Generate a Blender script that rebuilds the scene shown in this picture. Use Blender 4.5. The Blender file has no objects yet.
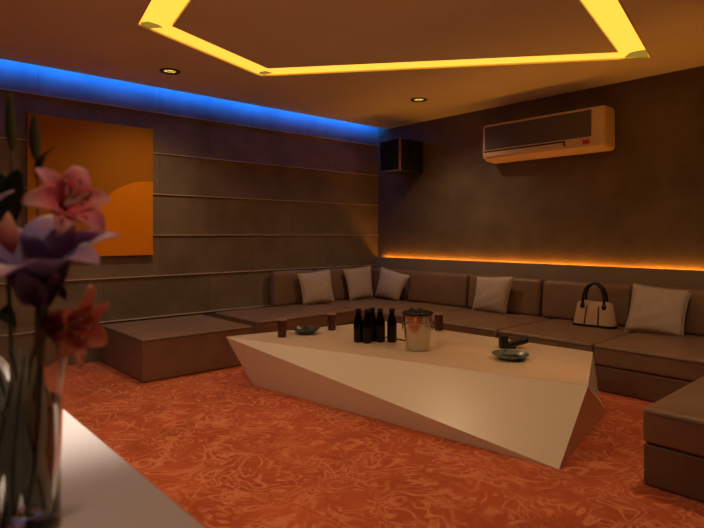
import bpy, bmesh, math, random
from mathutils import Vector, Matrix
random.seed(7)
sc = bpy.context.scene
COL = sc.collection
PI = math.pi

# ------------------------------------------------------------------ scene constants (metres)
CAM = Vector((6.484, 0.0, 1.41))
BACK = 6.406            # back wall plane (y)
CEIL = 3.13             # underside of the dropped ceiling
ROOM_X, ROOM_Y0 = 8.6, -2.4
TOP = 3.5               # structural soffit above the cove
R_AX = Vector((.6686, .7437, 0))     # bouquet axes: across ...
F_AX = Vector((-.7437, .6686, 0))    # ... and away

# ------------------------------------------------------------------ materials
MATS = {}
def mat(name, col, rough=.6, metal=0., spec=.5, noise=0., nscale=8., bump=0., bscale=60., coat=0., sheen=0., trans=0., ior=1.45, emit=None, estr=0.):
    if name in MATS: return MATS[name]
    m = bpy.data.materials.new(name); m.use_nodes = True
    nt = m.node_tree; b = nt.nodes['Principled BSDF']
    b.inputs['Base Color'].default_value = (*col, 1)
    b.inputs['Roughness'].default_value = rough
    b.inputs['Metallic'].default_value = metal
    b.inputs['Specular IOR Level'].default_value = spec
    b.inputs['IOR'].default_value = ior
    b.inputs['Coat Weight'].default_value = coat
    b.inputs['Sheen Weight'].default_value = sheen
    b.inputs['Transmission Weight'].default_value = trans
    if emit:
        b.inputs['Emission Color'].default_value = (*emit, 1)
        b.inputs['Emission Strength'].default_value = estr
    tc = nt.nodes.new('ShaderNodeTexCoord')
    if noise:
        n = nt.nodes.new('ShaderNodeTexNoise'); n.inputs['Scale'].default_value = nscale; n.inputs['Detail'].default_value = 5
        nt.links.new(tc.outputs['Object'], n.inputs['Vector'])
        r = nt.nodes.new('ShaderNodeValToRGB')
        r.color_ramp.elements[0].position = .3; r.color_ramp.elements[1].position = .7
        r.color_ramp.elements[0].color = (*[c*(1-noise) for c in col], 1)
        r.color_ramp.elements[1].color = (*[min(1, c*(1+noise)) for c in col], 1)
        nt.links.new(n.outputs['Fac'], r.inputs['Fac']); nt.links.new(r.outputs['Color'], b.inputs['Base Color'])
    if bump:
        n = nt.nodes.new('ShaderNodeTexNoise'); n.inputs['Scale'].default_value = bscale; n.inputs['Detail'].default_value = 3
        nt.links.new(tc.outputs['Object'], n.inputs['Vector'])
        bp = nt.nodes.new('ShaderNodeBump'); bp.inputs['Strength'].default_value = bump; bp.inputs['Distance'].default_value = .01
        nt.links.new(n.outputs['Fac'], bp.inputs['Height']); nt.links.new(bp.outputs['Normal'], b.inputs['Normal'])
    MATS[name] = m
    return m

def panel_mat(name, cols, bw, bh, axis, offset=.5, off=(0, 0), rough=.45, mortar=.004):
    """wall cladding: large slabs with slightly different tones and fine joints"""
    m = bpy.data.materials.new(name); m.use_nodes = True
    nt = m.node_tree; b = nt.nodes['Principled BSDF']; L = nt.links
    tc = nt.nodes.new('ShaderNodeTexCoord'); sp = nt.nodes.new('ShaderNodeSeparateXYZ'); cb = nt.nodes.new('ShaderNodeCombineXYZ')
    L.new(tc.outputs['Object'], sp.inputs[0])
    def shift(sock, v):
        a = nt.nodes.new('ShaderNodeMath'); a.operation = 'ADD'; a.inputs[1].default_value = v
        L.new(sock, a.inputs[0]); return a.outputs[0]
    L.new(shift(sp.outputs[axis], off[0]), cb.inputs[0]); L.new(shift(sp.outputs['Z'], off[1]), cb.inputs[1])
    br = nt.nodes.new('ShaderNodeTexBrick'); br.offset = offset; br.squash = 1
    br.inputs['Scale'].default_value = 1; br.inputs['Brick Width'].default_value = bw; br.inputs['Row Height'].default_value = bh
    br.inputs['Mortar Size'].default_value = mortar; br.inputs['Mortar Smooth'].default_value = .3; br.inputs['Bias'].default_value = 0
    br.inputs['Color1'].default_value = (*cols[0], 1); br.inputs['Color2'].default_value = (*cols[1], 1); br.inputs['Mortar'].default_value = (*cols[2], 1)
    L.new(cb.outputs[0], br.inputs['Vector'])
    n = nt.nodes.new('ShaderNodeTexNoise'); n.inputs['Scale'].default_value = 2.2; n.inputs['Detail'].default_value = 6; n.inputs['Roughness'].default_value = .6
    L.new(tc.outputs['Object'], n.inputs['Vector'])
    rp = nt.nodes.new('ShaderNodeMapRange'); rp.inputs['From Min'].default_value = .3; rp.inputs['From Max'].default_value = .7
    rp.inputs['To Min'].default_value = .75; rp.inputs['To Max'].default_value = 1.2
    L.new(n.outputs['Fac'], rp.inputs['Value'])
    mx = nt.nodes.new('ShaderNodeMix'); mx.data_type = 'RGBA'; mx.blend_type = 'MULTIPLY'; mx.inputs['Factor'].default_value = 1
    L.new(br.outputs['Color'], mx.inputs['A']); L.new(rp.outputs['Result'], mx.inputs['B']); L.new(mx.outputs['Result'], b.inputs['Base Color'])
    b.inputs['Roughness'].default_value = rough
    b.inputs['Specular IOR Level'].default_value = .3
    return m

def carpet_mat():
    m = bpy.data.materials.new('carpet'); m.use_nodes = True
    nt = m.node_tree; b = nt.nodes['Principled BSDF']; L = nt.links
    tc = nt.nodes.new('ShaderNodeTexCoord')
    def noise(scale, detail=2, src=None, rough=.5):
        n = nt.nodes.new('ShaderNodeTexNoise'); n.inputs['Scale'].default_value = scale; n.inputs['Detail'].default_value = detail; n.inputs['Roughness'].default_value = rough
        L.new(src or tc.outputs['Object'], n.inputs['Vector']); return n
    def vmath(op, a, bb):
        v = nt.nodes.new('ShaderNodeVectorMath'); v.operation = op
        L.new(a, v.inputs[0])
        if isinstance(bb, (int, float)):
            if op == 'SCALE': v.inputs['Scale'].default_value = bb
            else: v.inputs[1].default_value = (bb, bb, bb)
        elif isinstance(bb, tuple): v.inputs[1].default_value = bb
        else: L.new(bb, v.inputs[1])
        return v.outputs[0]
    def m1(op, a, bb, c=None):
        v = nt.nodes.new('ShaderNodeMath'); v.operation = op
        for i, q in enumerate((a, bb)):
            if isinstance(q, (int, float)): v.inputs[i].default_value = q
            else: L.new(q, v.inputs[i])
        return v.outputs[0]
    def rng(a, f0, f1, t0, t1, smooth=True):
        r = nt.nodes.new('ShaderNodeMapRange'); r.interpolation_type = 'SMOOTHSTEP' if smooth else 'LINEAR'
        for k, v in (('From Min', f0), ('From Max', f1), ('To Min', t0), ('To Max', t1)): r.inputs[k].default_value = v
        L.new(a, r.inputs['Value']); return r.outputs['Result']
    # leafy scrolls: swirled fronds, each combed by a few curving veins
    def frond(scale, dist, seed, lo, hi):
        n = noise(scale, 1.2, vmath('ADD', tc.outputs['Object'], (seed, seed*.6, seed*.3)), .45)
        n.inputs['Distortion'].default_value = dist
        return n.outputs['Fac']
    def ridge(f, freq, ph, lo, hi):
        w = m1('SINE', m1('ADD', m1('MULTIPLY', f, freq), ph), 0.)
        return rng(w, lo, hi, 0, 1)
    f1 = frond(2.2, 1.5, 2., 0, 0); f2 = frond(3.0, 1.8, 9., 0, 0); f3 = frond(4.1, 1.3, 17., 0, 0)
    v1 = ridge(f1, 60., 0., .15, 1.0); v2 = ridge(f2, 52., 1., .2, 1.0); v3 = ridge(f3, 38., 2., .2, 1.0)
    p1 = rng(noise(4.2, 2, vmath('ADD', tc.outputs['Object'], (3., 1., 0))).outputs['Fac'], .42, .60, 0, 1)
    p2 = rng(noise(4.8, 2, vmath('ADD', tc.outputs['Object'], (7., 4., 0))).outputs['Fac'], .43, .60, 0, 1)
    p3 = rng(noise(3.1, 2, vmath('ADD', tc.outputs['Object'], (1., 9., 0))).outputs['Fac'], .42, .62, 0, 1)
    st = m1('MAXIMUM', m1('MAXIMUM', m1('MULTIPLY', v1, p1), m1('MULTIPLY', v2, p2)), m1('MULTIPLY', v3, p3))
    fib = noise(55, 3, None, .7)
    st2 = m1('MULTIPLY', st, rng(fib.outputs['Fac'], .3, .7, .55, 1.1))
    base = nt.nodes.new('ShaderNodeValToRGB')
    base.color_ramp.elements[0].position = .35; base.color_ramp.elements[0].color = (*CARPET[0], 1)
    base.color_ramp.elements[1].position = .68; base.color_ramp.elements[1].color = (*CARPET[1], 1)
    L.new(noise(2.0, 5, None, .65).outputs['Fac'], base.inputs['Fac'])
    mx = nt.nodes.new('ShaderNodeMix'); mx.data_type = 'RGBA'
    L.new(st2, mx.inputs['Factor']); L.new(base.outputs['Color'], mx.inputs['A']); mx.inputs['B'].default_value = (*CARPET[2], 1)
    L.new(mx.outputs['Result'], b.inputs['Base Color'])
    b.inputs['Roughness'].default_value = .95; b.inputs['Specular IOR Level'].default_value = .1; b.inputs['Sheen Weight'].default_value = .15
    bp = nt.nodes.new('ShaderNodeBump'); bp.inputs['Strength'].default_value = .35; bp.inputs['Distance'].default_value = .01
    h = m1('ADD', m1('MULTIPLY', st, .8), m1('MULTIPLY', noise(180, 2).outputs['Fac'], .5))
    L.new(h, bp.inputs['Height']); L.new(bp.outputs['Normal'], b.inputs['Normal'])
    return m
CARPET = ((.37, .070, .021), (.53, .114, .036), (.68, .235, .105))

def emis(name, col, strength):
    m = bpy.data.materials.new(name); m.use_nodes = True
    nt = m.node_tree; nt.nodes.clear()
    e = nt.nodes.new('ShaderNodeEmission'); o = nt.nodes.new('ShaderNodeOutputMaterial')
    e.inputs[0].default_value = (*col, 1); e.inputs[1].default_value = strength
    nt.links.new(e.outputs[0], o.inputs[0])
    return m

def petal_mat(name, c0, c1, c2):
    """petal colour runs from throat to tip (attribute t stored along the petal)"""
    m = bpy.data.materials.new(name); m.use_nodes = True
    nt = m.node_tree; b = nt.nodes['Principled BSDF']; L = nt.links
    a = nt.nodes.new('ShaderNodeAttribute'); a.attribute_name = 't'
    r = nt.nodes.new('ShaderNodeValToRGB'); e = r.color_ramp.elements
    e[0].position = 0; e[0].color = (*c0, 1); e[1].position = .55; e[1].color = (*c1, 1)
    q = e.new(1.); q.color = (*c2, 1)
    L.new(a.outputs['Fac'], r.inputs['Fac'])
    tc = nt.nodes.new('ShaderNodeTexCoord'); n = nt.nodes.new('ShaderNodeTexNoise'); n.inputs['Scale'].default_value = 30
    L.new(tc.outputs['Object'], n.inputs['Vector'])
    mx = nt.nodes.new('ShaderNodeMix'); mx.data_type = 'RGBA'; mx.blend_type = 'OVERLAY'; mx.inputs['Factor'].default_value = .35
    L.new(r.outputs['Color'], mx.inputs['A']); L.new(n.outputs['Color'], mx.inputs['B']); L.new(mx.outputs['Result'], b.inputs['Base Color'])
    b.inputs['Roughness'].default_value = .55; b.inputs['Specular IOR Level'].default_value = .25
    b.inputs['Subsurface Weight'].default_value = .15; b.inputs['Subsurface Radius'].default_value = (.01, .004, .004); b.inputs['Subsurface Scale'].default_value = .3
    return m

def translucent(m, k):
    """thin plant tissue: part of the light comes through from the far side"""
    nt = m.node_tree; b = nt.nodes['Principled BSDF']; out = nt.nodes['Material Output']
    tr = nt.nodes.new('ShaderNodeBsdfTranslucent'); mx = nt.nodes.new('ShaderNodeMixShader'); mx.inputs[0].default_value = k
    src = b.inputs['Base Color']
    if src.is_linked: nt.links.new(src.links[0].from_socket, tr.inputs[0])
    else: tr.inputs[0].default_value = src.default_value
    nt.links.new(b.outputs[0], mx.inputs[1]); nt.links.new(tr.outputs[0], mx.inputs[2]); nt.links.new(mx.outputs[0], out.inputs[0])
    return m

# ------------------------------------------------------------------ mesh helpers
def link(name, bm, m, parent=None, smooth=False, angle=None):
    me = bpy.data.meshes.new(name)
    bmesh.ops.recalc_face_normals(bm, faces=bm.faces[:])
    bm.to_mesh(me); bm.free()
    for mm in (m if isinstance(m, (list, tuple)) else [m]): me.materials.append(mm)
    o = bpy.data.objects.new(name, me); COL.objects.link(o)
    if smooth:
        for p in me.polygons: p.use_smooth = True
        if angle: me.set_sharp_from_angle(angle=math.radians(angle))
    if parent is not None: o.parent = parent
    return o
def tag(o, label, cat, group=None):
    o['label'] = label; o['category'] = cat
    if group: o['group'] = group
    return o
def thing(name, label, cat, loc=(0, 0, 0), rz=0, group=None):
    o = bpy.data.objects.new(name, None); COL.objects.link(o)
    o.location = loc; o.rotation_euler = (0, 0, rz); o.empty_display_size = .1
    return tag(o, label, cat, group)
def struct(name, bm, m, parent=None, smooth=False):
    o = link(name, bm, m, parent, smooth); o['kind'] = 'structure'; return o
def box(bm, x0, x1, y0, y1, z0, z1, bev=0, seg=3, M=None):
    r = bmesh.ops.create_cube(bm, size=1)
    vs = r['verts']
    for v in vs:
        v.co = Vector(((x0+x1)/2 + v.co.x*(x1-x0), (y0+y1)/2 + v.co.y*(y1-y0), (z0+z1)/2 + v.co.z*(z1-z0)))
    if bev:
        es = list({e for v in vs for e in v.link_edges})
        g = bmesh.ops.bevel(bm, geom=es, offset=bev, segments=seg, profile=.5, affect='EDGES', clamp_overlap=True)
        vs = list({v for f in g['faces'] for v in f.verts} | {v for v in vs if v.is_valid})
    if M is not None:
        for v in vs: v.co = M @ v.co
    return vs
def soft_block(bm, x0, x1, y0, y1, z0, z1, bev=.04, crown=.0, n=10):
    """upholstered block: rounded edges and a slightly crowned top"""
    sx, sy = x1-x0, y1-y0
    tmp = bmesh.new()
    bmesh.ops.create_cube(tmp, size=1)
    for v in tmp.verts:
        v.co = Vector(((x0+x1)/2+v.co.x*sx, (y0+y1)/2+v.co.y*sy, (z0+z1)/2+v.co.z*(z1-z0)))
    bmesh.ops.bevel(tmp, geom=tmp.edges[:], offset=bev, segments=4, profile=.55, affect='EDGES', clamp_overlap=True)
    top = [f for f in tmp.faces if f.normal.z > .99]
    es = [e for e in tmp.edges if e.calc_length() > 3*bev]
    bmesh.ops.subdivide_edges(tmp, edges=es, cuts=n, use_grid_fill=True)
    for v in tmp.verts:
        if crown and v.co.z > (z0+z1)/2:
            u = max(0, 1-((v.co.x-(x0+x1)/2)/(sx/2))**4); w = max(0, 1-((v.co.y-(y0+y1)/2)/(sy/2))**4)
            k = math.sin(v.co.x*7.3+v.co.y*3.1)*math.cos(v.co.y*5.7-v.co.x*2.2)
            v.co.z += crown*u*w*(1+.35*k)
    me = bpy.data.meshes.new('tmp'); tmp.to_mesh(me); tmp.free(); bm.from_mesh(me); bpy.data.meshes.remove(me)
def lathe(bm, prof, n=40, c=(0, 0, 0)):
    rings = []
    for r, z in prof:
        if r < 1e-5: rings.append([bm.verts.new((c[0], c[1], c[2]+z))])
        else: rings.append([bm.verts.new((c[0]+r*math.cos(2*PI*i/n), c[1]+r*math.sin(2*PI*i/n), c[2]+z)) for i in range(n)])
    for a, b in zip(rings, rings[1:]):
        for i in range(n):
            j = (i+1) % n
            if len(a) == 1 and len(b) == 1: continue
            if len(a) == 1: bm.faces.new((a[0], b[i], b[j]))
            elif len(b) == 1: bm.faces.new((a[i], a[j], b[0]))
            else: bm.faces.new((a[i], a[j], b[j], b[i]))
def tube(bm, pts, rad, n=10, closed=False):
    pts = [Vector(p) for p in pts]; N = len(pts)
    rads = rad if isinstance(rad, (list, tuple)) else [rad]*N
    rings = []; up = None
    for i, p in enumerate(pts):
        if closed: d = (pts[(i+1) % N]-pts[i-1]).normalized()
        else: d = (pts[min(i+1, N-1)]-pts[max(i-1, 0)]).normalized()
        if up is None: up = Vector((0, 0, 1)) if abs(d.z) < .9 else Vector((1, 0, 0))
        s = d.cross(up).normalized(); up = s.cross(d).normalized()
        rings.append([bm.verts.new(p+rads[i]*(math.cos(2*PI*k/n)*s+math.sin(2*PI*k/n)*up)) for k in range(n)])
    for i in range(N if closed else N-1):
        a, b = rings[i], rings[(i+1) % N]
        for k in range(n): bm.faces.new((a[k], a[(k+1) % n], b[(k+1) % n], b[k]))
    if not closed:
        bm.faces.new(rings[0][::-1]); bm.faces.new(rings[-1])
def bez(p0, p1, p2, n=12):
    p0, p1, p2 = Vector(p0), Vector(p1), Vector(p2)
    return [(1-t)**2*p0+2*t*(1-t)*p1+t*t*p2 for t in [i/n for i in range(n+1)]]
def prism(bm, poly, z0, z1):
    a = [bm.verts.new((x, y, z0)) for x, y in poly]; b = [bm.verts.new((x, y, z1)) for x, y in poly]
    bm.faces.new(a[::-1]); bm.faces.new(b)
    n = len(poly)
    for i in range(n): bm.faces.new((a[i], a[(i+1) % n], b[(i+1) % n], b[i]))

# ------------------------------------------------------------------ material palette
M_ceil = mat('ceiling_paint', (.80, .80, .60), .85, spec=.2, noise=.04, nscale=1.5)
M_cavity = mat('cove_paint', (.10, .10, .12), .8)
M_left = panel_mat('stone_cladding', ((.200, .165, .130), (.165, .138, .110), (.11, .088, .07)), 1.3, .489, 'Y', .5, (-.12+.0, -1.41), rough=.5)
M_back = panel_mat('stone_panels', ((.170, .132, .084), (.140, .108, .070), (.21, .165, .11)), 1.16, 1.9, 'X', .35, (-.39, -1.05), rough=.5, mortar=.002)
M_plain = mat('dark_wall', (.10, .075, .055), .7, noise=.1, nscale=1.)
M_ledge = mat('ledge_paint', (.26, .22, .165), .6, noise=.08, nscale=2)
M_trim = mat('trim_metal', (.62, .54, .45), .4)
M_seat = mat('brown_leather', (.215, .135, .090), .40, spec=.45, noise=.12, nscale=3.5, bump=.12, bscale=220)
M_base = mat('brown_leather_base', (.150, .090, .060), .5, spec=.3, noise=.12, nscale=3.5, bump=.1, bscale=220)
M_pipe = mat('dark_piping', (.085, .052, .036), .6)
M_plinth = mat('black_plinth', (.01, .008, .007), .7)
M_pillow = mat('pillow_linen', (.50, .43, .37), .85, spec=.15, noise=.05, nscale=10, bump=.25, bscale=400, sheen=.1)
M_white = mat('white_lacquer', (.86, .70, .52), .13, spec=.5, coat=.3)
M_counter = mat('white_counter', (.37, .345, .375), .30, spec=.5)
M_counter_body = mat('counter_body', (.16, .12, .09), .5)
M_black = mat('black_plastic', (.006, .006, .006), .45)
M_cloth = mat('black_grille', (.004, .004, .005), .9, bump=.2, bscale=500)
M_ac = mat('appliance_plastic', (.72, .56, .42), .4)
M_acpanel = mat('appliance_panel', (.10, .082, .06), .35)
M_red = mat('red_sticker', (.45, .01, .01), .5)
M_chrome = mat('brushed_steel', (.50, .46, .40), .2, metal=1.)
M_bottle = mat('black_glass', (.003, .0025, .002), .15, spec=.3)
M_wine = mat('dark_red_glass', (.055, .007, .006), .15, spec=.5)
M_foam = mat('pale_rim', (.42, .27, .19), .4)
M_ash = mat('slate_ceramic', (.045, .06, .05), .3)
M_teal = mat('teal_glass', (.17, .24, .205), .25, trans=.35, ior=1.45)
M_glass = mat('vase_glass', (.95, .98, .96), .02, trans=1., ior=1.45)
M_water = mat('vase_water', (.97, .985, .96), .0, trans=1., ior=1.33)
M_stem = mat('stem_green', (.10, .15, .05), .5, noise=.2, nscale=20)
M_leaf = mat('leaf_dark', (.022, .035, .014), .45, noise=.2, nscale=20)
M_leaf2 = mat('leaf_olive', (.10, .12, .05), .5, noise=.2, nscale=20)
M_stalk = mat('stalk_pale', (.86, .92, .84), .5, noise=.15, nscale=30)
M_pink = petal_mat('petal_pink', (.70, .08, .14), (.86, .24, .32), (.80, .50, .58))
M_purple = petal_mat('petal_purple', (.26, .09, .22), (.38, .32, .66), (.66, .44, .64))
M_coral = petal_mat('petal_coral', (.58, .09, .11), (.82, .32, .29), (.86, .52, .40))
M_anther = mat('anther', (.32, .10, .02), .7)
M_bag = mat('bag_canvas', (.52, .38, .26), .7, bump=.2, bscale=300)
M_bagtrim = mat('bag_leather', (.010, .006, .005), .4)
M_bagred = mat('bag_piping', (.045, .008, .006), .5)

for m_, k_ in ((M_stalk, .5), (M_pink, .35), (M_purple, .4), (M_coral, .35)): translucent(m_, k_)
# ================================================================== THE SETTING
bm = bmesh.new(); box(bm, -.3, ROOM_X+.3, ROOM_Y0-.3, BACK+.3, -.15, 0)
struct('floor', bm, carpet_mat())
bm = bmesh.new(); box(bm, -.2, 0, ROOM_Y0-.2, BACK+.2, 0, TOP); struct('wall_left', bm, M_left)
bm = bmesh.new(); box(bm, 0, ROOM_X, BACK, BACK+.2, 0, TOP); struct('wall_back', bm, M_back)
bm = bmesh.new(); box(bm, ROOM_X, ROOM_X+.2, ROOM_Y0-.2, BACK+.2, 0, TOP); struct('wall_right', bm, M_plain)
bm = bmesh.new(); box(bm, 0, ROOM_X, ROOM_Y0-.2, ROOM_Y0, 0, TOP); struct('wall_front', bm, M_plain)
# horizontal trim lines of the left wall
for i, k in enumerate((-2, -1, 0, 1, 2, 3)):
    z = 1.41 + .489*k
    bm = bmesh.new(); box(bm, 0, .020, ROOM_Y0, BACK, z-.004, z+.004)
    struct('trim_%d' % (i+1), bm, M_trim)
# half-height ledge panel in front of the back wall (hides the amber strip)
bm = bmesh.new(); box(bm, 0, ROOM_X, BACK-.075, BACK-.045, 0, 1.052, .004, 1)
box(bm, 0, ROOM_X, BACK-.045, BACK, .94, .955)
struct('trim_7', bm, M_ledge)

# dropped ceiling with the ring-shaped light slot
OUT = [(1.957, 1.705), (1.375, 3.261), (4.444, 5.754), (5.30, 1.80), (4.55, 1.19)]
INN = [(2.11, 1.94), (1.661, 3.166), (4.293, 5.337), (5.02, 1.92), (4.45, 1.478)]
def ceiling():
    bm = bmesh.new()
    def loop(poly, z): return [bm.verts.new((x, y, z)) for x, y in poly]
    def edges(vs): return [bm.edges.new((vs[i], vs[(i+1) % len(vs)])) for i in range(len(vs))]
    rect = [(.19, ROOM_Y0), (ROOM_X, ROOM_Y0), (ROOM_X, BACK), (.19, BACK)]
    for z in (CEIL, CEIL+.05):
        a = loop(rect, z); b = loop(OUT, z)
        bmesh.ops.triangle_fill(bm, edges=edges(a)+edges(b), use_beauty=True)
        if z == CEIL: a0, b0 = a, b
        else:
            for lo, hi in ((a0, a), (b0, b)):
                for i in range(len(lo)): bm.faces.new((lo[i], lo[(i+1) % len(lo)], hi[(i+1) % len(lo)], hi[i]))
    # the centre panel, level with the rest
    prism(bm, INN, CEIL, CEIL+.05)
    # structural soffit above
    box(bm, -.2, ROOM_X+.2, ROOM_Y0-.2, BACK+.2, TOP, TOP+.1)
    return bm
struct('ceiling', ceiling(), M_ceil)

# ------------------------------------------------------------------ ring light in the ceiling
t = thing('ceiling_light', 'glowing yellow polygonal ring light recessed in the ceiling', 'ceiling light', (3.2, 3.3, CEIL))
def rel(poly): return [(x-3.2, y-3.3) for x, y in poly]
def ringmesh(o, i, z0, z1):
    bm = bmesh.new(); n = len(o)
    V = [[bm.verts.new((x, y, z)) for x, y in p] for p in (o, i) for z in (z0, z1)]
    oo0, oo1, ii0, ii1 = V
    for k in range(n):
        j = (k+1) % n
        bm.faces.new((oo0[k], oo0[j], ii0[j], ii0[k])); bm.faces.new((oo1[k], oo1[j], ii1[j], ii1[k]))
        bm.faces.new((oo0[k], oo0[j], oo1[j], oo1[k])); bm.faces.new((ii0[k], ii0[j], ii1[j], ii1[k]))
    return bm
def inset(poly, d):
    n = len(poly); res = []
    cx = sum(p[0] for p in poly)/n; cy = sum(p[1] for p in poly)/n
    ar = sum(poly[i][0]*poly[(i+1) % n][1]-poly[(i+1) % n][0]*poly[i][1] for i in range(n))
    sg = 1 if ar > 0 else -1
    for i in range(n):
        p0, p1, p2 = Vector(poly[i-1]), Vector(poly[i]), Vector(poly[(i+1) % n])
        d1 = (p1-p0).normalized(); d2 = (p2-p1).normalized()
        n1 = Vector((-d1.y, d1.x))*sg; n2 = Vector((-d2.y, d2.x))*sg
        b = (n1+n2).normalized(); res.append(tuple(p1+b*(d/max(.3, b.dot(n1)))))
    return res
RING_COL = (1.7, .74, .075)
M_ring = emis('ring_glow', RING_COL, 1.02)
M_ringwall = mat('slot_paint', (.85, .70, .30), .5)
ro, ri = rel(OUT), rel(INN)
link('diffuser', ringmesh(inset(ro, .006), inset(ri, -.006), .012, .024), M_ring, t)
link('frame', ringmesh(inset(ro, -.002), inset(ro, .010), -.006, .009), M_ringwall, t)
M_cornershade = emis('dim_corner', (.42, .25, .03), .75)
# shading in the band's corners, put in as patches of dimmer glow
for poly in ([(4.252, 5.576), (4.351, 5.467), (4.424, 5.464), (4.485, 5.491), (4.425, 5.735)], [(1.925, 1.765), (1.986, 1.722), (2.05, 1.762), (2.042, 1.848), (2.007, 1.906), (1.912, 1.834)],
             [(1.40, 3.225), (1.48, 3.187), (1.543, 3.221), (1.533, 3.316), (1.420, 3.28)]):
    bm = bmesh.new(); prism(bm, rel(poly), .0102, .0115); link('end_cap', bm, M_cornershade, t)

# ------------------------------------------------------------------ recessed downlights
M_dlrim = mat('downlight_rim', (.05, .03, .018), .4)
M_dlglow = emis('downlight_glow', (1., .66, .10), 1.02)
def downlight(x, y, label, energy, angle=140, size=1.0):
    t = thing('downlight', label, 'downlight', (x, y, CEIL), 0, 'recessed downlights')
    bm = bmesh.new()
    lathe(bm, [(.105, .0), (.105, -.008), (.098, -.012), (.070, -.010), (.062, -.003), (.062, .0)], 32)
    link('rim', bm, M_dlrim, t, True, 40)
    bm = bmesh.new(); lathe(bm, [(0, -.0075), (.03, -.007), (.060, -.002), (.060, 0)], 32)
    link('bulb', bm, M_dlglow, t, True)
    for a in (.6, .6+PI/2):
        bm = bmesh.new(); d = Vector((math.cos(a), math.sin(a), 0))*.062
        tube(bm, [-d+Vector((0, 0, -.0095)), d+Vector((0, 0, -.0095))], .003, 6)
        link('crossbar', bm, M_dlrim, t)
    l = bpy.data.lights.new('downlight_beam', 'SPOT'); l.energy = energy; l.color = (1., .84, .62) if angle < 60 else (1., .66, .38); l.spot_size = math.radians(angle); l.spot_blend = 1.; l.shadow_soft_size = .06
    o = bpy.data.objects.new('downlight_beam', l); COL.objects.link(o); o.parent = t; o.location = (0, 0, -.03)
    return t
downlight(.902, 2.451, 'small round yellow downlight in the ceiling above the orange painting', 60)
downlight(1.841, 5.317, 'small round yellow downlight in the ceiling nearest the back wall', 70)
DL = [(5.38, 4.15, 78), (5.85, .45, 36), (3.40, .85, 150), (4.58, .40, 620), (1.1, .2, 22)]  # bench, vase-end and left-wall downlights are unseen, added to lift the brightness
for i, (x, y, e) in enumerate(DL):
    downlight(x, y, ['small downlight over the right-hand bench, beyond the picture', 'small downlight over the vase end of the counter',
                     'small downlight over the carpet before the counter', 'small downlight straight over the end of the white counter',
                     'small downlight near the left wall before the painting'][i], e, 150 if i != 3 else 36)

# ------------------------------------------------------------------ LED strips
bm = bmesh.new(); box(bm, .262, .27, ROOM_Y0+.05, BACK-.05, 3.20, 3.30)
tag(link('led_strip', bm, emis('blue_glow', (.006, .15, 1.), 46.)), 'bright blue strip light hidden in the ceiling cove along the left wall', 'strip light')
bm = bmesh.new(); box(bm, .274, .30, ROOM_Y0, BACK, CEIL+.05, TOP); struct('trim_8', bm, M_cavity)
bm = bmesh.new(); box(bm, .14, ROOM_X-.05, BACK-.028, BACK-.019, 1.020, 1.029)
tag(link('led_strip', bm, emis('amber_glow', (1., .30, .022), 80.)), 'amber strip light hidden behind the ledge along the back wall', 'strip light')

# ================================================================== SOFAS
def sofa(name, label, cat, x0, x1, y0, y1, back=None, group=None, crown=.012, split=.235, top=.42, skirt=.006, gap=.010):
    """sectional module: base block, seat cushion, optional back cushion(s)"""
    cx, cy = (x0+x1)/2, (y0+y1)/2
    t = thing(name, label, cat, (cx, cy, 0), 0, group)
    X0, X1, Y0, Y1 = x0-cx+gap, x1-cx-gap, y0-cy+gap, y1-cy-gap
    bm = bmesh.new(); box(bm, X0+.05, X1-.05, Y0+.05, Y1-.05, 0, skirt+.01); link('plinth', bm, M_plinth, t)
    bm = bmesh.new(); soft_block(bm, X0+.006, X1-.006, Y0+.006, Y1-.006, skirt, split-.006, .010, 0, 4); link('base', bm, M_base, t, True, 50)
    bm = bmesh.new(); soft_block(bm, X0, X1, Y0, Y1, split, top, .026, crown, 10); link('seat_cushion', bm, M_seat, t, True, 60)
    # stitched seam near the front edge of the seat
    bm = bmesh.new(); zz = top-.026
    tube(bm, [(X0+.02, Y0-.001, zz), (X1-.02, Y0-.001, zz)], .0035, 6); tube(bm, [(X1+.001, Y0+.02, zz), (X1+.001, Y1-.02, zz)], .0035, 6)
    link('piping', bm, M_pipe, t)
    for (bx0, bx1, by0, by1, zt, side) in (back or []):
        bm = bmesh.new()
        bx0, bx1, by0, by1 = bx0-cx, bx1-cx, by0-cy, by1-cy
        soft_block(bm, bx0+.014, bx1-.014, by0+.004, by1-.004, top+.004, zt, .045, .008, 8)
        for v in bm.verts:          # the front leans back a little towards the top
            h = (v.co.z-top)/(zt-top)
            if side == 'y' and v.co.y < (by0+by1)/2: v.co.y += .05*h
            if side == 'x' and v.co.x > (bx0+bx1)/2: v.co.x -= .04*h
        # belly of the cushion
            u = (v.co.x-bx0)/(bx1-bx0); w = (v.co.y-by0)/(by1-by0)
            if side == 'y' and w < .3: v.co.y -= .02*max(0, math.sin(PI*min(1, max(0, u))))*max(0, math.sin(PI*min(1, max(0, h))))
            if side == 'x' and u > .7: v.co.x += .02*max(0, math.sin(PI*min(1, max(0, w))))*max(0, math.sin(PI*min(1, max(0, h))))
        link('back_cushion', bm, M_seat, t, True, 60)
    return t
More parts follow.
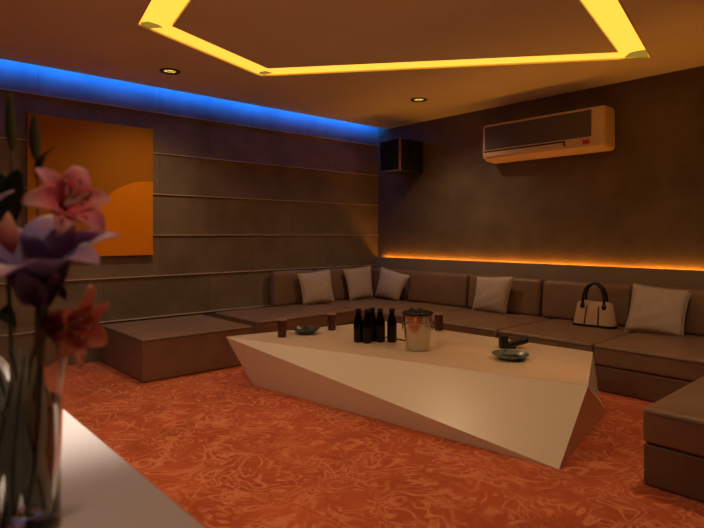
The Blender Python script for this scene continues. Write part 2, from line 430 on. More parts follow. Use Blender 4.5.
# low ottoman at the left wall: one upholstered block with piped edges
t = thing('ottoman', 'low square brown leather ottoman against the left wall, nearest the flowers', 'ottoman', (.645, 2.635, 0))
bm = bmesh.new(); box(bm, -.53, .53, -.56, .55, 0, .03); link('plinth', bm, M_plinth, t)
bm = bmesh.new(); soft_block(bm, -.585, .62, -.61, .59, .004, .415, .016, .012, 10); link('body', bm, M_seat, t, True, 60)
bm = bmesh.new()
z = .398
tube(bm, [(-.565, -.612, z), (.60, -.612, z)], .0045, 6); tube(bm, [(.622, -.59, z), (.622, .57, z)], .0045, 6); tube(bm, [(.612, -.602, .04), (.612, -.602, .39)], .0045, 6)
link('piping', bm, M_pipe, t)
G = 'sofa modules around the walls'
YB, YF = 6.325, 4.97
sofa('sofa_module', 'brown leather chaise sofa module along the left wall, beside the ottoman', 'sofa', .02, 1.06, 3.42, 4.965,
     [(.03, .20, 4.25, 4.98, .90, 'x')], G)
sofa('sofa_module', 'brown leather corner sofa module under the black speaker', 'sofa', .02, 1.04, 4.965, YB,
     [(.03, .20, 4.99, 6.11, .90, 'x'), (.03, .90, 6.11, YB-.005, .87, 'y')], G)
for (x0, x1, b0, b1, lab) in ((1.04, 2.05, .90, 1.985, 'brown leather sofa module at the back wall, second from the corner, behind the ice bucket'),
                              (2.05, 3.205, 1.985, 3.06, 'brown leather sofa module at the back wall holding one pillow under the air conditioner'),
                              (3.205, 4.21, 3.06, 4.11, 'brown leather sofa module at the back wall on which the handbag sits'),
                              (4.21, 5.24, 4.11, 5.18, 'brown leather sofa module at the back wall with the large beige pillow at the right'),
                              (5.24, 6.30, 5.18, 6.26, 'brown leather sofa module at the back wall behind the right-hand bench')):
    sofa('sofa_module', lab, 'sofa', x0, x1, YF, YB, [(b0, b1, 6.09, YB-.005, .87, 'y')], G)
sofa('bench', 'large brown leather bench at the right edge, nearest the viewer', 'bench', 5.25, 6.75, 3.29, 4.95, None, None, .012, .240, .437)

# ================================================================== PILLOWS
def pillow(label, tl, tr, br, bl, nrm, puff=.075):
    C = (Vector(tl)+Vector(tr)+Vector(br)+Vector(bl))/4
    t = tag(bpy.data.objects.new('throw_pillow', None), label, 'pillow', 'beige pillows on the sofa'); COL.objects.link(t); t.location = C
    n = 18; nv = Vector(nrm).normalized()
    bm = bmesh.new(); S = []
    for side in (1, -1):
        g = []
        for j in range(n+1):
            row = []
            for i in range(n+1):
                u, v = i/n, j/n
                p = Vector(tl)*(1-u)*(1-v)+Vector(tr)*u*(1-v)+Vector(br)*u*v+Vector(bl)*(1-u)*v - C
                a, b = 2*u-1, 2*v-1
                # sides curve in between the pointed corners
                p -= (Vector(tr)-Vector(tl))*.035*a*(1-b*b)*abs(a)
                p -= (Vector(bl)-Vector(tl))*.035*b*(1-a*a)*abs(b)
                h = max(0, (1-a*a)*(1-b*b))**.42
                wr = .006*math.sin(9*a+5*b*b+C.x*3)*math.cos(7*b-4*a+C.y) * h
                row.append(bm.verts.new(p+nv*(side*puff*h*(1+.15*b)+wr)))
            g.append(row)
        S.append(g)
        for j in range(n):
            for i in range(n): bm.faces.new((g[j][i], g[j][i+1], g[j+1][i+1], g[j+1][i]))
    bmesh.ops.remove_doubles(bm, verts=bm.verts[:], dist=.0006)
    link('cushion', bm, M_pillow, t, True)
    # piped hem round the edge
    rim = [S0 for S0 in []]
    def edgept(u, v):
        a, b = 2*u-1, 2*v-1
        p = Vector(tl)*(1-u)*(1-v)+Vector(tr)*u*(1-v)+Vector(br)*u*v+Vector(bl)*(1-u)*v - C
        p -= (Vector(tr)-Vector(tl))*.035*a*(1-b*b)*abs(a); p -= (Vector(bl)-Vector(tl))*.035*b*(1-a*a)*abs(b)
        return p
    pts = [edgept(k/12, 0) for k in range(12)]+[edgept(1, k/12) for k in range(12)]+[edgept(1-k/12, 1) for k in range(12)]+[edgept(0, 1-k/12) for k in range(12)]
    bm = bmesh.new(); tube(bm, pts, .005, 6, True); link('hem', bm, M_pillow, t, True)
    return t
pillow('beige pillow farthest from the corner on the left-wall sofa', (.24, 4.586, .868), (.24, 5.181, .909), (.32, 5.203, .425), (.32, 4.63, .432), (1, 0, .15), .065)
pillow('beige pillow on the left-wall sofa close to the corner', (.24, 5.438, .899), (.24, 6.02, .934), (.32, 5.99, .437), (.32, 5.50, .428), (1, 0, .15), .06)
pillow('tilted beige pillow leaning in the corner on the back-wall sofa', (.437, 6.04, .922), (1.021, 6.06, .814), (.863, 5.97, .430), (.377, 5.97, .475), (0, -1, .15), .07)
pillow('beige pillow alone on the middle of the back-wall sofa', (2.201, 6.05, .863), (2.76, 6.05, .903), (2.684, 5.97, .430), (2.183, 5.97, .427), (0, -1, .15), .07)
pillow('large beige pillow to the right of the handbag', (4.156, 6.05, .907), (4.698, 6.05, .866), (4.675, 5.885, .425), (4.130, 5.885, .425), (0, -1, .15), .07)

# ================================================================== HANDBAG
t = thing('handbag', 'beige canvas handbag with black loop handles sitting on the sofa', 'handbag', (3.82, 5.90, .432), .06)
def bag_pt(u, v, side):      # u -1..1 across, v 0..1 up
    w = .228-.05*v**1.3
    z = .285*v-.018*max(0, v-.6)/.4*(1-u*u)
    x = w*u
    if v > .8: z -= .035*abs(u)**4*(v-.8)/.2
    d = (.085*(1-v)**.7+.018)*(1-abs(u)**6)**.5
    return Vector((x, side*d, z))
bm = bmesh.new(); n = 20; gr = []
for side in (-1, 1):
    g = [[bm.verts.new(bag_pt(2*i/n-1, j/12, side)) for i in range(n+1)] for j in range(13)]
    gr.append(g)
    for j in range(12):
        for i in range(n): bm.faces.new((g[j][i], g[j][i+1], g[j+1][i+1], g[j+1][i]))
for j in (0, 12):
    for i in range(n): bm.faces.new((gr[0][j][i], gr[0][j][i+1], gr[1][j][i+1], gr[1][j][i]))
bmesh.ops.remove_doubles(bm, verts=bm.verts[:], dist=.0006)
link('body', bm, M_bag, t, True, 50)
bm = bmesh.new(); prism(bm, [tuple((bag_pt(u, .0, s)*1.02).xy) for s, us in ((-1, [k/10-1 for k in range(21)]), (1, [1-k/10 for k in range(1, 20)])) for u in us], -.004, .026); link('bottom_panel', bm, M_bagtrim, t, True, 50)
for ux in (-.33, .30):
    bm = bmesh.new(); tube(bm, [bag_pt(ux, v/10, -1)+Vector((0, -.002, 0)) for v in range(0, 9)], .007, 8); link('stripe', bm, M_bagred, t, True)
for side in (-1, 1):
    bm = bmesh.new(); pts = []
    for k in range(25):
        a = PI*k/24
        pts.append(Vector((-.112*math.cos(a), side*(.026+.02*(1-math.sin(a)))-.0, 0.242+.215*math.sin(a)**.8)))
    pts[0].z -= .03; pts[-1].z -= .03
    tube(bm, pts, .0135, 10); h = link('handle', bm, M_bagtrim, t, True)
    for s in (-1, 1):
        bm = bmesh.new(); lathe(bm, [(0, -.03), (.018, -.026), (.024, 0), (.018, .026), (0, .03)], 14, (s*.112, side*.050, .218)); link('handle_tab', bm, M_bagtrim, h, True)

# ================================================================== FACETED TABLE
t = thing('coffee_table', 'long low faceted cream-white coffee table in the middle of the room', 'coffee table', (3.2, 3.6, 0))
ZT = .44
A, B, C_, D = (1.765, 2.625), (2.087, 4.423), (4.416, 4.546), (4.855, 3.51)
Fp, Ep, Gp, Hp, Ip = (2.003, 2.777), (4.848, 3.145), (4.56, 4.47), (4.354, 4.80), (2.25, 4.40)
bm = bmesh.new()
def v3(p, z): return bm.verts.new((p[0]-3.2, p[1]-3.6, z))
a, b, c, d = (v3(p, ZT-.002) for p in (A, B, C_, D)); f, e, g, h, i_ = (v3(p, .0) for p in (Fp, Ep, Gp, Hp, Ip))
for fc in ((a, d, e), (a, e, f), (d, g, e), (d, h, g), (d, c, h), (c, b, h), (b, i_, h), (b, a, i_), (a, f, i_), (f, e, g, h, i_), (a, b, c, d)):
    bm.faces.new(fc)
link('base', bm, mat('white_lacquer_base', (.78, .74, .60), .32, spec=.45), t)
bm = bmesh.new(); prism(bm, [(p[0]-3.2, p[1]-3.6) for p in (A, D, C_, B)], ZT-.002, ZT)
link('tabletop', bm, M_white, t)

# ------------------------------------------------------------------ things on the table
def dup(root, loc, rz, label):
    r = root.copy(); COL.objects.link(r); r.location = loc; r.rotation_euler = (0, 0, rz); r['label'] = label
    for ch in list(root.children):
        cc = ch.copy(); COL.objects.link(cc); cc.parent = r
    return r
t = thing('bottle', 'black bottle at the left end of the bottle cluster', 'bottle', (2.795, 3.395, ZT), 0, 'black bottles on the table')
bm = bmesh.new()
lathe(bm, [(0, 0), (.040, 0), (.044, .006), (.044, .165), (.041, .190), (.031, .225), (.0245, .245), (.0225, .272)], 28); link('body', bm, M_bottle, t, True, 50)
bm = bmesh.new(); lathe(bm, [(.0225, .270), (.0250, .271), (.0250, .298), (.0225, .303), (0, .303)], 24); link('cap', bm, M_black, t, True, 50)
for p, l in (((2.880, 3.424), 'black bottle second from the left in the cluster, nearest the viewer'), ((2.835, 3.530), 'black bottle behind the second bottle from the left, overlapped by it'),
             ((2.925, 3.545), 'black bottle in the cluster, second nearest the ice bucket'), ((2.998, 3.622), 'black bottle in the cluster nearest the steel ice bucket')):
    dup(t, (*p, ZT), 0, l)
# a thin black rod lying behind the bottles
bm = bmesh.new(); tube(bm, [(2.82, 3.72, ZT+.006), (3.22, 3.745, ZT+.006)], .006, 8)
tag(link('stirring_rod', bm, M_black), 'thin black stirring rod lying between the bottles and the ice bucket', 'rod')
# ice bucket
t = thing('ice_bucket', 'shiny steel ice bucket beside the black bottles', 'ice bucket', (3.378, 3.54, ZT))
bm = bmesh.new()
lathe(bm, [(0, 0), (.088, 0), (.097, .006), (.100, .012), (.122, .285), (.122, .305), (.117, .305), (.117, .285), (.095, .02), (0, .016)], 48); link('body', bm, M_chrome, t, True, 40)
bm = bmesh.new(); lathe(bm, [(.117, .300), (.124, .296), (.131, .302), (.131, .316), (.124, .322), (.116, .317)], 48); link('rim', bm, M_black, t, True)
bm = bmesh.new(); lathe(bm, [(.1205, .228), (.1225, .231), (.1225, .237), (.121, .240)], 48); link('band', bm, mat('steel_band', (.45, .40, .34), .3, metal=1.), t, True)
bm = bmesh.new(); lathe(bm, [(.117, .300), (.075, .332), (0, .335)], 30)
for v in bm.verts: v.co.z += .016*math.sin(v.co.x*60)*math.cos(v.co.y*55) * (1 if v.co.xy.length < .11 else 0)
link('liner', bm, M_cloth, t, True)
for s in (-1, 1):
    bm = bmesh.new(); q = R_AX*s
    pts = [q*.128+Vector((0, 0, .215))+q*.012*math.sin(2*PI*k/16)*0+Vector((0, 0, -.026))+(F_AX*.020*math.cos(2*PI*k/16)+Vector((0, 0, .026))*math.sin(2*PI*k/16)) for k in range(16)]
    tube(bm, pts, .0045, 8, True); hd = link('ring_handle', bm, M_chrome, t, True)
    bm = bmesh.new(); lathe(bm, [(0, -.010), (.010, -.008), (.010, .008), (0, .010)], 12, q*.124+Vector((0, 0, .214))); link('lug', bm, M_chrome, hd, True)
# tumblers of dark red drink
t = thing('tumbler', 'dark red tumbler nearest the left tip of the table', 'tumbler', (2.132, 3.017, ZT), 0, 'dark red tumblers on the table')
bm = bmesh.new(); lathe(bm, [(0, 0), (.040, 0), (.042, .004), (.0440, .160), (.041, .160), (.039, .158), (0, .158)], 32); link('glass', bm, M_wine, t, True, 40)
bm = bmesh.new(); lathe(bm, [(.0405, .160), (.0450, .158), (.0455, .166), (.0425, .171), (.0400, .168)], 32); link('rim', bm, M_foam, t, True)
dup(t, (2.148, 3.620, ZT), 0, 'dark red tumbler on the back edge of the table between ashtray and bottles')
dup(t, (2.885, 4.426, ZT), 0, 'dark red tumbler just right of the ice bucket')
# ashtrays
def ashtray(label, loc, m, r, hgt, inside):
    t = thing('ashtray', label, 'ashtray', loc)
    bm = bmesh.new()
    lathe(bm, [(0, 0), (r*.52, 0), (r*.56, .004), (r*.80, hgt*.5), (r, hgt), (r*.985, hgt+.004), (r*.76, hgt*.62), (r*.55, hgt*.32), (0, hgt*.28)], 44)
    link('bowl', bm, m, t, True, 50)
    for k in range(3):
        a = 2*PI*k/3+.4
        p = Vector((math.cos(a)*r*.86, math.sin(a)*r*.86, hgt*.92))
        bm = bmesh.new(); box(bm, -.012, .012, -.008, .008, -.003, .010, .003, 2, Matrix.Translation(p) @ Matrix.Rotation(a, 4, 'Z')); link('rest', bm, m, t, True, 50)
    bm = bmesh.new(); lathe(bm, [(r*.60, hgt*.40), (r*.52, hgt*.44+.004), (r*.2, hgt*.5+inside*.5), (0, hgt*.5+inside)], 24)
    for v in bm.verts: v.co.z += .006*math.sin(v.co.x*90+1)*math.cos(v.co.y*80)
    link('ash', bm, M_black, t, True)
    return t
ashtray('dark slate ashtray between the two dark red tumblers on the left', (2.135, 3.30, ZT), M_ash, .135, .050, .028)
ashtray('pale teal glass ashtray at the right end of the table', (4.10, 3.81, ZT), M_teal, .142, .042, .006)
# small bent black holder behind the teal ashtray
t = thing('bent_holder', 'small black bent holder standing behind the teal ashtray', 'holder', (3.83, 4.13, ZT), math.atan2(R_AX.y, R_AX.x))
bm = bmesh.new(); box(bm, -.032, .036, -.045, .045, 0, .116, .014, 4); link('upright', bm, M_black, t, True, 50)
bm = bmesh.new(); Mx = Matrix.Translation((.110, 0, .046)) @ Matrix.Rotation(-.30, 4, 'Y'); box(bm, -.115, .105, -.04, .04, -.026, .026, .018, 4, Mx)
link('arm', bm, M_black, t, True, 50)
bm = bmesh.new(); box(bm, -.03, .10, -.042, .042, 0, .022, .008, 3); link('foot', bm, M_black, t, True, 50)

# ================================================================== ON THE WALLS
# painting
PM = bpy.data.materials.new('painted_canvas'); PM.use_nodes = True
nt = PM.node_tree; bs = nt.nodes['Principled BSDF']; L = nt.links
tc = nt.nodes.new('ShaderNodeTexCoord')
def disc(cy, cz, r, soft=.006):
    v = nt.nodes.new('ShaderNodeVectorMath'); v.operation = 'SUBTRACT'; v.inputs[1].default_value = (0, cy, cz); L.new(tc.outputs['Object'], v.inputs[0])
    w = nt.nodes.new('ShaderNodeVectorMath'); w.operation = 'MULTIPLY'; w.inputs[1].default_value = (0, 1, 1); L.new(v.outputs[0], w.inputs[0])
    l = nt.nodes.new('ShaderNodeVectorMath'); l.operation = 'LENGTH'; L.new(w.outputs[0], l.inputs[0])
    m_ = nt.nodes.new('ShaderNodeMapRange'); m_.inputs['From Min'].default_value = r-soft; m_.inputs['From Max'].default_value = r+soft; m_.inputs['To Min'].default_value = 1; m_.inputs['To Max'].default_value = 0
    L.new(l.outputs['Value'], m_.inputs['Value']); return m_.outputs['Result']
nz = nt.nodes.new('ShaderNodeTexNoise'); nz.inputs['Scale'].default_value = 3; L.new(tc.outputs['Object'], nz.inputs['Vector'])
d1 = disc(.60, -.54, .66)
mx = nt.nodes.new('ShaderNodeMix'); mx.data_type = 'RGBA'; L.new(d1, mx.inputs['Factor']); mx.inputs['A'].default_value = (.40, .155, .002, 1); mx.inputs['B'].default_value = (.78, .27, .001, 1)
m2 = nt.nodes.new('ShaderNodeMix'); m2.data_type = 'RGBA'; m2.blend_type = 'OVERLAY'; m2.inputs['Factor'].default_value = .12; L.new(mx.outputs['Result'], m2.inputs['A']); L.new(nz.outputs['Color'], m2.inputs['B'])
L.new(m2.outputs['Result'], bs.inputs['Base Color']); bs.inputs['Roughness'].default_value = .6; bs.inputs['Specular IOR Level'].default_value = .2
t = thing('painting', 'large square orange abstract painting hung on the left wall', 'painting', (.035, 1.965, 1.918))
bm = bmesh.new(); box(bm, -.010, .012, -.655, .655, -.745, .745, .003, 2); link('canvas', bm, PM, t)
bm = bmesh.new(); box(bm, -.034, -.010, -.648, .648, -.738, .738); link('stretcher', bm, M_black, t)
# air conditioner
t = thing('air_conditioner', 'white split air conditioner on the back wall', 'air conditioner', (3.03, BACK, 2.60))
bm = bmesh.new(); W = .80
prof = [(-.022, .255), (-.22, .255), (-.265, .245), (-.29, .215), (-.295, -.13), (-.28, -.19), (-.22, -.225), (-.022, -.235)]
for s in (-1, 1):
    pass
La = [bm.verts.new((-W, y, z)) for y, z in prof]; Lb = [bm.verts.new((W, y, z)) for y, z in prof]
bm.faces.new(La); bm.faces.new(Lb[::-1])
for k in range(len(prof)): bm.faces.new((La[k], La[(k+1) % len(prof)], Lb[(k+1) % len(prof)], Lb[k]))
es = [e for e in bm.edges if abs(e.verts[0].co.x-e.verts[1].co.x) < 1e-5 and not (abs(e.verts[0].co.y) < .03 and abs(e.verts[1].co.y) < .03)]
bmesh.ops.bevel(bm, geom=es, offset=.045, segments=5, profile=.5, affect='EDGES', clamp_overlap=True)
link('casing', bm, M_ac, t, True, 40)
bm = bmesh.new(); box(bm, -.70, .70, -.024, 0, -.16, .20); link('mounting_plate', bm, M_black, t)
bm = bmesh.new(); box(bm, -.745, .655, -.302, -.288, -.085, .212, .004, 2); link('front_panel', bm, M_acpanel, t)
bm = bmesh.new(); box(bm, -.765, .345, -.2995, -.285, -.118, -.100, .003, 2); box(bm, .325, .348, -.2995, -.285, -.16, -.100, .003, 2); link('air_slot', bm, M_black, t)
bm = bmesh.new(); box(bm, -.76, .33, -.304, -.285, -.175, -.122, .005, 2); link('flap', bm, M_ac, t)
bm = bmesh.new(); box(bm, .555, .635, -.2985, -.285, -.165, -.115, .003, 1); link('sticker', bm, M_red, t)
# speaker
t = thing('speaker', 'black box speaker mounted high in the corner on the back wall', 'speaker', (.785, BACK, 2.585))
bm = bmesh.new(); box(bm, -.21, .21, -.52, -.02, -.235, .235, .025, 4); link('cabinet', bm, M_black, t, True, 50)
bm = bmesh.new(); box(bm, -.20, .185, -.535, -.515, -.215, .225, .010, 3); link('grille', bm, M_cloth, t, True, 50)
bm = bmesh.new(); box(bm, .186, .212, -.542, -.512, -.235, .235, .004, 2); box(bm, -.21, .187, -.542, -.512, -.237, -.217, .004, 2); link('front_frame', bm, mat('speaker_frame', (.20, .13, .09), .4), t)
bm = bmesh.new(); box(bm, -.08, .08, -.03, 0, -.06, .06, .004, 1); link('bracket', bm, M_black, t)

# ================================================================== FOREGROUND COUNTER, VASE, LILIES
t = thing('counter', 'white-topped bar counter in the near left foreground', 'counter', (4.6, 0, 0))
bm = bmesh.new(); box(bm, -1.9, 1.55, -.22, .455, .86, .90, .004, 2); link('worktop', bm, M_counter, t)
bm = bmesh.new(); box(bm, -1.85, 1.50, -.17, .36, 0, .86); link('body', bm, M_counter_body, t)
VC = Vector((5.361, .2015, .90))
def B3(a, b, z): return R_AX*a+F_AX*b+Vector((0, 0, z))     # bouquet coordinates relative to the vase foot
t = thing('vase', 'tall flared clear glass vase of lilies on the white counter', 'vase', VC)
bm = bmesh.new()
lathe(bm, [(0, 0), (.074, 0), (.080, .006), (.080, .10), (.082, .18), (.088, .26), (.100, .33), (.112, .365), (.108, .366), (.096, .33), (.084, .26), (.078, .18), (.076, .10), (.076, .026), (.070, .020), (0, .020)], 56)
link('glass', bm, M_glass, t, True, 60)
bm = bmesh.new(); lathe(bm, [(0, .0205), (.0695, .0205), (.0755, .027), (.0755, .10), (.0775, .18), (.0800, .215), (0, .215)], 56)
link('water', bm, M_water, t, True, 60)

def grid_sheet(bm, rows, thick=.0012, attr=True):
    """a curved sheet with real thickness from a grid of points; stores t along its length"""
    lay = bm.verts.layers.float.get('t') or bm.verts.layers.float.new('t')
    nj = len(rows); ni = len(rows[0]); top, bot = [], []
    for j in range(nj):
        ra, rb = [], []
        for i in range(ni):
            du = rows[j][min(i+1, ni-1)]-rows[j][max(i-1, 0)]; dv = rows[min(j+1, nj-1)][i]-rows[max(j-1, 0)][i]
            n = du.cross(dv)
            n = n.normalized() if n.length > 1e-9 else Vector((0, 0, 1))
            for lst, s in ((ra, .5), (rb, -.5)):
                v = bm.verts.new(rows[j][i]+n*thick*s); v[lay] = j/(nj-1); lst.append(v)
        top.append(ra); bot.append(rb)
    for j in range(nj-1):
        for i in range(ni-1):
            bm.faces.new((top[j][i], top[j][i+1], top[j+1][i+1], top[j+1][i])); bm.faces.new((bot[j][i], bot[j+1][i], bot[j+1][i+1], bot[j][i+1]))
        for i in (0, ni-1): bm.faces.new((top[j][i], top[j+1][i], bot[j+1][i], bot[j][i]))
    for j in (0, nj-1):
        for i in range(ni-1): bm.faces.new((top[j][i], top[j][i+1], bot[j][i+1], bot[j][i]))
def petal(n, e, length, width, th0, th1, cup=.25, pw=1.6, ruffle=.05, curl=0, nj=14, ni=9):
    """lily petal growing from the origin along axis n, opening towards e and bending back"""
    s = n.cross(e).normalized(); rows = []; p = Vector((0, 0, 0))
    for j in range(nj+1):
        tt = j/nj
        th = th0+(th1-th0)*tt**pw
        d = n*math.cos(th)+e*math.sin(th); nn = (-n*math.sin(th)+e*math.cos(th))
        if j: p = p+d*(length/nj)
        w = width*(.16+.84*math.sin(PI*min(1, .06+.94*tt)**.85)**.9)*(1 if tt < .97 else .45)
        row = []
        for i in range(ni):
            a = 2*i/(ni-1)-1
            row.append(p+s*(a*w*.5)-nn*(cup*w*(a*a))*(1-.6*tt)+nn*(ruffle*w*math.sin(tt*13+a*2)*abs(a)**2)+s*curl*tt*tt*length)
        rows.append(row)
    return rows
def leaf_rows(p0, p1, p2, width, side):
    c = bez(p0, p1, p2, 14); rows = []
    side = Vector(side).normalized()
    for j, q in enumerate(c):
        tt = j/14; w = width*math.sin(PI*(.04+.94*tt))**.8
        d = (c[min(j+1, 14)]-c[max(j-1, 0)]).normalized(); nrm = d.cross(side).normalized()
        rows.append([q+side*(a*w*.5)+nrm*(.18*w*a*a) for a in (-1, -.5, 0, .5, 1)])
    return rows
def lily(label, head, axis, petals, m, foot, mid, leaves=(), stamens=True, stem_m=None, twist=0):
    """head/foot/mid in bouquet coordinates; petals: (angle round the axis, length, width, th0, th1)"""
    head = B3(*head); foot = B3(*foot); mid = B3(*mid)
    t = thing('lily', label, 'lily', VC+foot, 0, 'lilies in the glass vase')
    n = B3(*axis).normalized()
    e0 = n.cross(Vector((0, 0, 1)));
    if e0.length < .2: e0 = R_AX.copy()
    e0.normalize(); f0 = n.cross(e0).normalized()
    off = head-foot
    for (ang, ln, wd, a0, a1) in petals:
        e = e0*math.cos(ang)+f0*math.sin(ang)
        bm = bmesh.new(); rows = petal(n, e, ln, wd, a0, a1)
        grid_sheet(bm, [[p+off for p in r] for r in rows])
        link('petal', bm, m, t, True)
    if stamens:
        for k in range(5):
            a = 2*PI*k/5+.5; e = e0*math.cos(a)+f0*math.sin(a)
            pts = [p+off for p in bez((0, 0, 0), n*.05, n*.075+e*.022, 8)]
            bm = bmesh.new(); tube(bm, pts, .0012, 6); st = link('stamen', bm, M_stalk, t, True)
            bm = bmesh.new(); q = pts[-1]; tube(bm, [q-f0*.006, q, q+f0*.006], [.0015, .003, .0015], 8); link('anther', bm, M_anther, st, True)
    bm = bmesh.new(); tube(bm, [p-foot for p in bez(foot, mid, head, 18)], [.0042]*19, 8); link('stem', bm, stem_m or M_stem, t, True)
    for (p0, p1, p2, w, sd, lm) in leaves:
        bm = bmesh.new(); grid_sheet(bm, leaf_rows(B3(*p0)-foot, B3(*p1)-foot, B3(*p2)-foot, w, B3(*sd))); link('leaf', bm, lm, t, True)
    return t
PX = .001757      # metres per picture pixel at the bouquet's distance, used as a handy unit
def q(u, v, b=0.):
    k = 1+b/.97
    return ((u-352)*PX*k+342*PX, b, 1.41-(v-235)*PX*k-.90)
six = lambda l, w, a0, a1, r0=0: [(r0+k*PI/3, l*(1 if k % 2 == 0 else .96), w*(1 if k % 2 == 0 else .8), a0, a1) for k in range(6)]
lily('pink lily at the top of the bouquet in front of the orange painting', q(60, 212), (.62, -.52, .40), six(.102, .056, .35, 2.1, .1), M_pink,
     (.03, .02, .03), q(40, 320, .02),
     [(q(44, 300, .02), q(60, 280, .02), q(66, 300, .02), .022, (.6, .3, .6), M_leaf)])
lily('large purple lily in the middle of the bouquet', q(40, 304, -.03), (.12, -.34, .93), six(.20, .096, .27, 1.75, .3), M_purple,
     (-.02, .03, .03), q(46, 380, 0),
     [(q(44, 330, 0), q(60, 300, 0), q(72, 345, .01), .03, (.4, .2, -.8), M_leaf)])
lily('coral pink lily hanging low over the rim of the vase', q(46, 322, -.02), (.95, -.16, -.10), six(.115, .058, .25, 1.5, .5), M_coral,
     (-.03, -.03, .03), q(20, 380, .0),
     [(q(36, 330, .0), q(52, 312, .0), q(60, 352, .0), .034, (.3, -.5, .8), M_leaf)])
lily('purple lily at the left edge of the frame', q(-12, 258, .02), (-.25, -.45, .8), six(.15, .07, .3, 1.5, .9), M_purple,
     (.0, -.03, .03), q(0, 380, .02),
     [(q(-4, 320, .02), q(8, 300, .02), q(16, 330, .02), .03, (.4, .2, .8), M_leaf)])
# tall leafy sprigs rising behind the lilies
def sprig(label, path, leaves):
    f0 = B3(*path[0]); t = thing('leaf_sprig', label, 'leaf sprig', VC+f0, 0, 'leafy sprigs in the glass vase')
    pts = [p-f0 for p in bez(B3(*path[0]), B3(*path[1]), B3(*path[2]), 24)]
    bm = bmesh.new(); tube(bm, pts, [.003-.0015*k/24 for k in range(25)], 8); link('stem', bm, M_leaf, t, True)
    for (tt, mid, tip, w, sd, lm) in leaves:
        base = pts[int(tt*24)]
        bm = bmesh.new(); grid_sheet(bm, leaf_rows(base, B3(*mid)-f0, B3(*tip)-f0, w, B3(*sd))); link('leaf', bm, lm, t, True)
sprig('taller leafy sprig with two slim olive leaf tips in front of the painting corner', ((.02, .04, .03), q(36, 330, .03), q(38, 164, .03)),
      [(1., q(30, 140, .03), q(35, 112, .03), .022, (1, 0, 0), M_leaf2), (.97, q(38, 158, .03), q(54, 148, .02), .024, (.6, .3, .6), M_leaf)])
sprig('leafy sprig with broad dark leaves at the left edge of the bouquet', ((-.01, .045, .03), q(4, 340, .045), q(12, 150, .05)),
      [(1., q(8, 125, .05), q(10, 92, .05), .020, (1, 0, 0), M_leaf2), (.80, q(0, 200, .04), q(18, 168, .04), .05, (1, .2, 0), M_leaf), (.72, q(-8, 205, .05), q(2, 172, .05), .055, (1, -.2, 0), M_leaf)])
# closed bud
def bud(label, head, foot, mid, m, L_, W_):
    head, foot, mid = B3(*head), B3(*foot), B3(*mid)
    t = thing('lily_bud', label, 'lily bud', VC+foot)
    bm = bmesh.new(); lay = bm.verts.layers.float.new('t')
    prof = [(W_*math.sin(PI*k/12)**.8*(1-.25*k/12), L_*k/12) for k in range(13)]
    prof[0] = (0, 0); prof[-1] = (0, L_)
    lathe(bm, prof, 18, head-foot)
    for v in bm.verts:
        v[lay] = (v.co.z-(head-foot).z)/L_
    link('bloom', bm, m, t, True)
    bm = bmesh.new(); tube(bm, [p-foot for p in bez(foot, mid, head, 14)], .0035, 8); link('stem', bm, M_stem, t, True)
    return t
bud('coral pink bud rising at the left edge of the bouquet', q(8, 262, -.05), (.01, .03, .03), q(10, 360, -.03), M_coral, .085, .017)
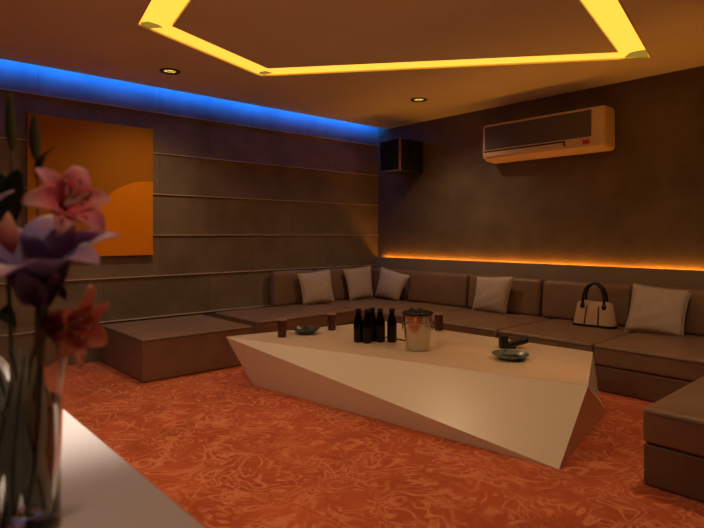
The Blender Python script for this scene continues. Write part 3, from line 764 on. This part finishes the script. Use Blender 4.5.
# pale leaf blades standing in the vase
BL = (((-12, 512), (2, 440), (18, 350), -.03, .034, 'slanting right at the left of the vase'), ((46, 508), (30, 440), (12, 348), -.045, .034, 'slanting left across the front of the vase'),
      ((26, 515), (38, 450), (42, 366), -.05, .030, 'along the right side of the vase, nearest the viewer'), ((-26, 505), (-14, 430), (-20, 350), -.02, .03, 'outside the left edge of the frame'),
      ((5, 515), (20, 440), (34, 352), .01, .040, 'broadest of all, at the back of the vase'), ((38, 510), (20, 450), (-4, 358), .02, .034, 'crossing behind the other blades'),
      ((44, 500), (47, 450), (46, 385), .0, .026, 'shortest of all, at the right wall of the vase'), ((14, 516), (10, 450), (26, 356), -.06, .030, 'upright in the very front of the vase'))
for k, (a0, a1, a2, b, w, where) in enumerate(BL):
    p0, p1, p2 = q(*a0, b), q(*a1, b*.6), q(*a2, b*.8)
    f0 = B3(*p0)
    t = thing('pale_frond', 'pale green frond '+where, 'frond', VC+f0, 0, 'pale fronds standing in the vase')
    bm = bmesh.new(); grid_sheet(bm, [[p-f0 for p in r] for r in leaf_rows(f0, B3(*p1), B3(*p2), w, R_AX+F_AX*(.3 if k % 2 else -.3))], .0015); link('blade', bm, M_stalk, t, True)
    bm = bmesh.new(); tube(bm, [p-f0+F_AX*-.002 for p in bez(f0, B3(*p1), B3(*p2), 12)], .0022, 6); link('midrib', bm, M_leaf, t, True)

# ================================================================== WORLD, CAMERA, VIEW
w = bpy.data.worlds.new('room_dark'); sc.world = w; w.use_nodes = True
w.node_tree.nodes['Background'].inputs[0].default_value = (0, 0, 0, 1)
cam = bpy.data.cameras.new('camera'); co = bpy.data.objects.new('camera', cam); COL.objects.link(co)
cam.sensor_width = 36; cam.lens = 552/704*36; cam.shift_y = -29/704; cam.clip_start = .05
cam.dof.use_dof = True; cam.dof.focus_distance = 5.6; cam.dof.aperture_fstop = 3.0
fwd = F_AX; right = R_AX; up = Vector((0, 0, 1))
co.matrix_world = Matrix(((right.x, up.x, -fwd.x, CAM.x), (right.y, up.y, -fwd.y, CAM.y), (right.z, up.z, -fwd.z, CAM.z), (0, 0, 0, 1)))
sc.camera = co
sc.view_settings.view_transform = 'Standard'; sc.view_settings.look = 'None'; sc.view_settings.exposure = 0.; sc.view_settings.gamma = 1.
sc.view_settings.use_curve_mapping = False
sc.cycles.use_denoising = True
sc.cycles.max_bounces = 12; sc.cycles.diffuse_bounces = 6; sc.cycles.glossy_bounces = 5; sc.cycles.transmission_bounces = 12
sc.cycles.caustics_reflective = False; sc.cycles.caustics_refractive = True
sc.cycles.sample_clamp_indirect = 4.
sc.cycles.use_light_tree = True
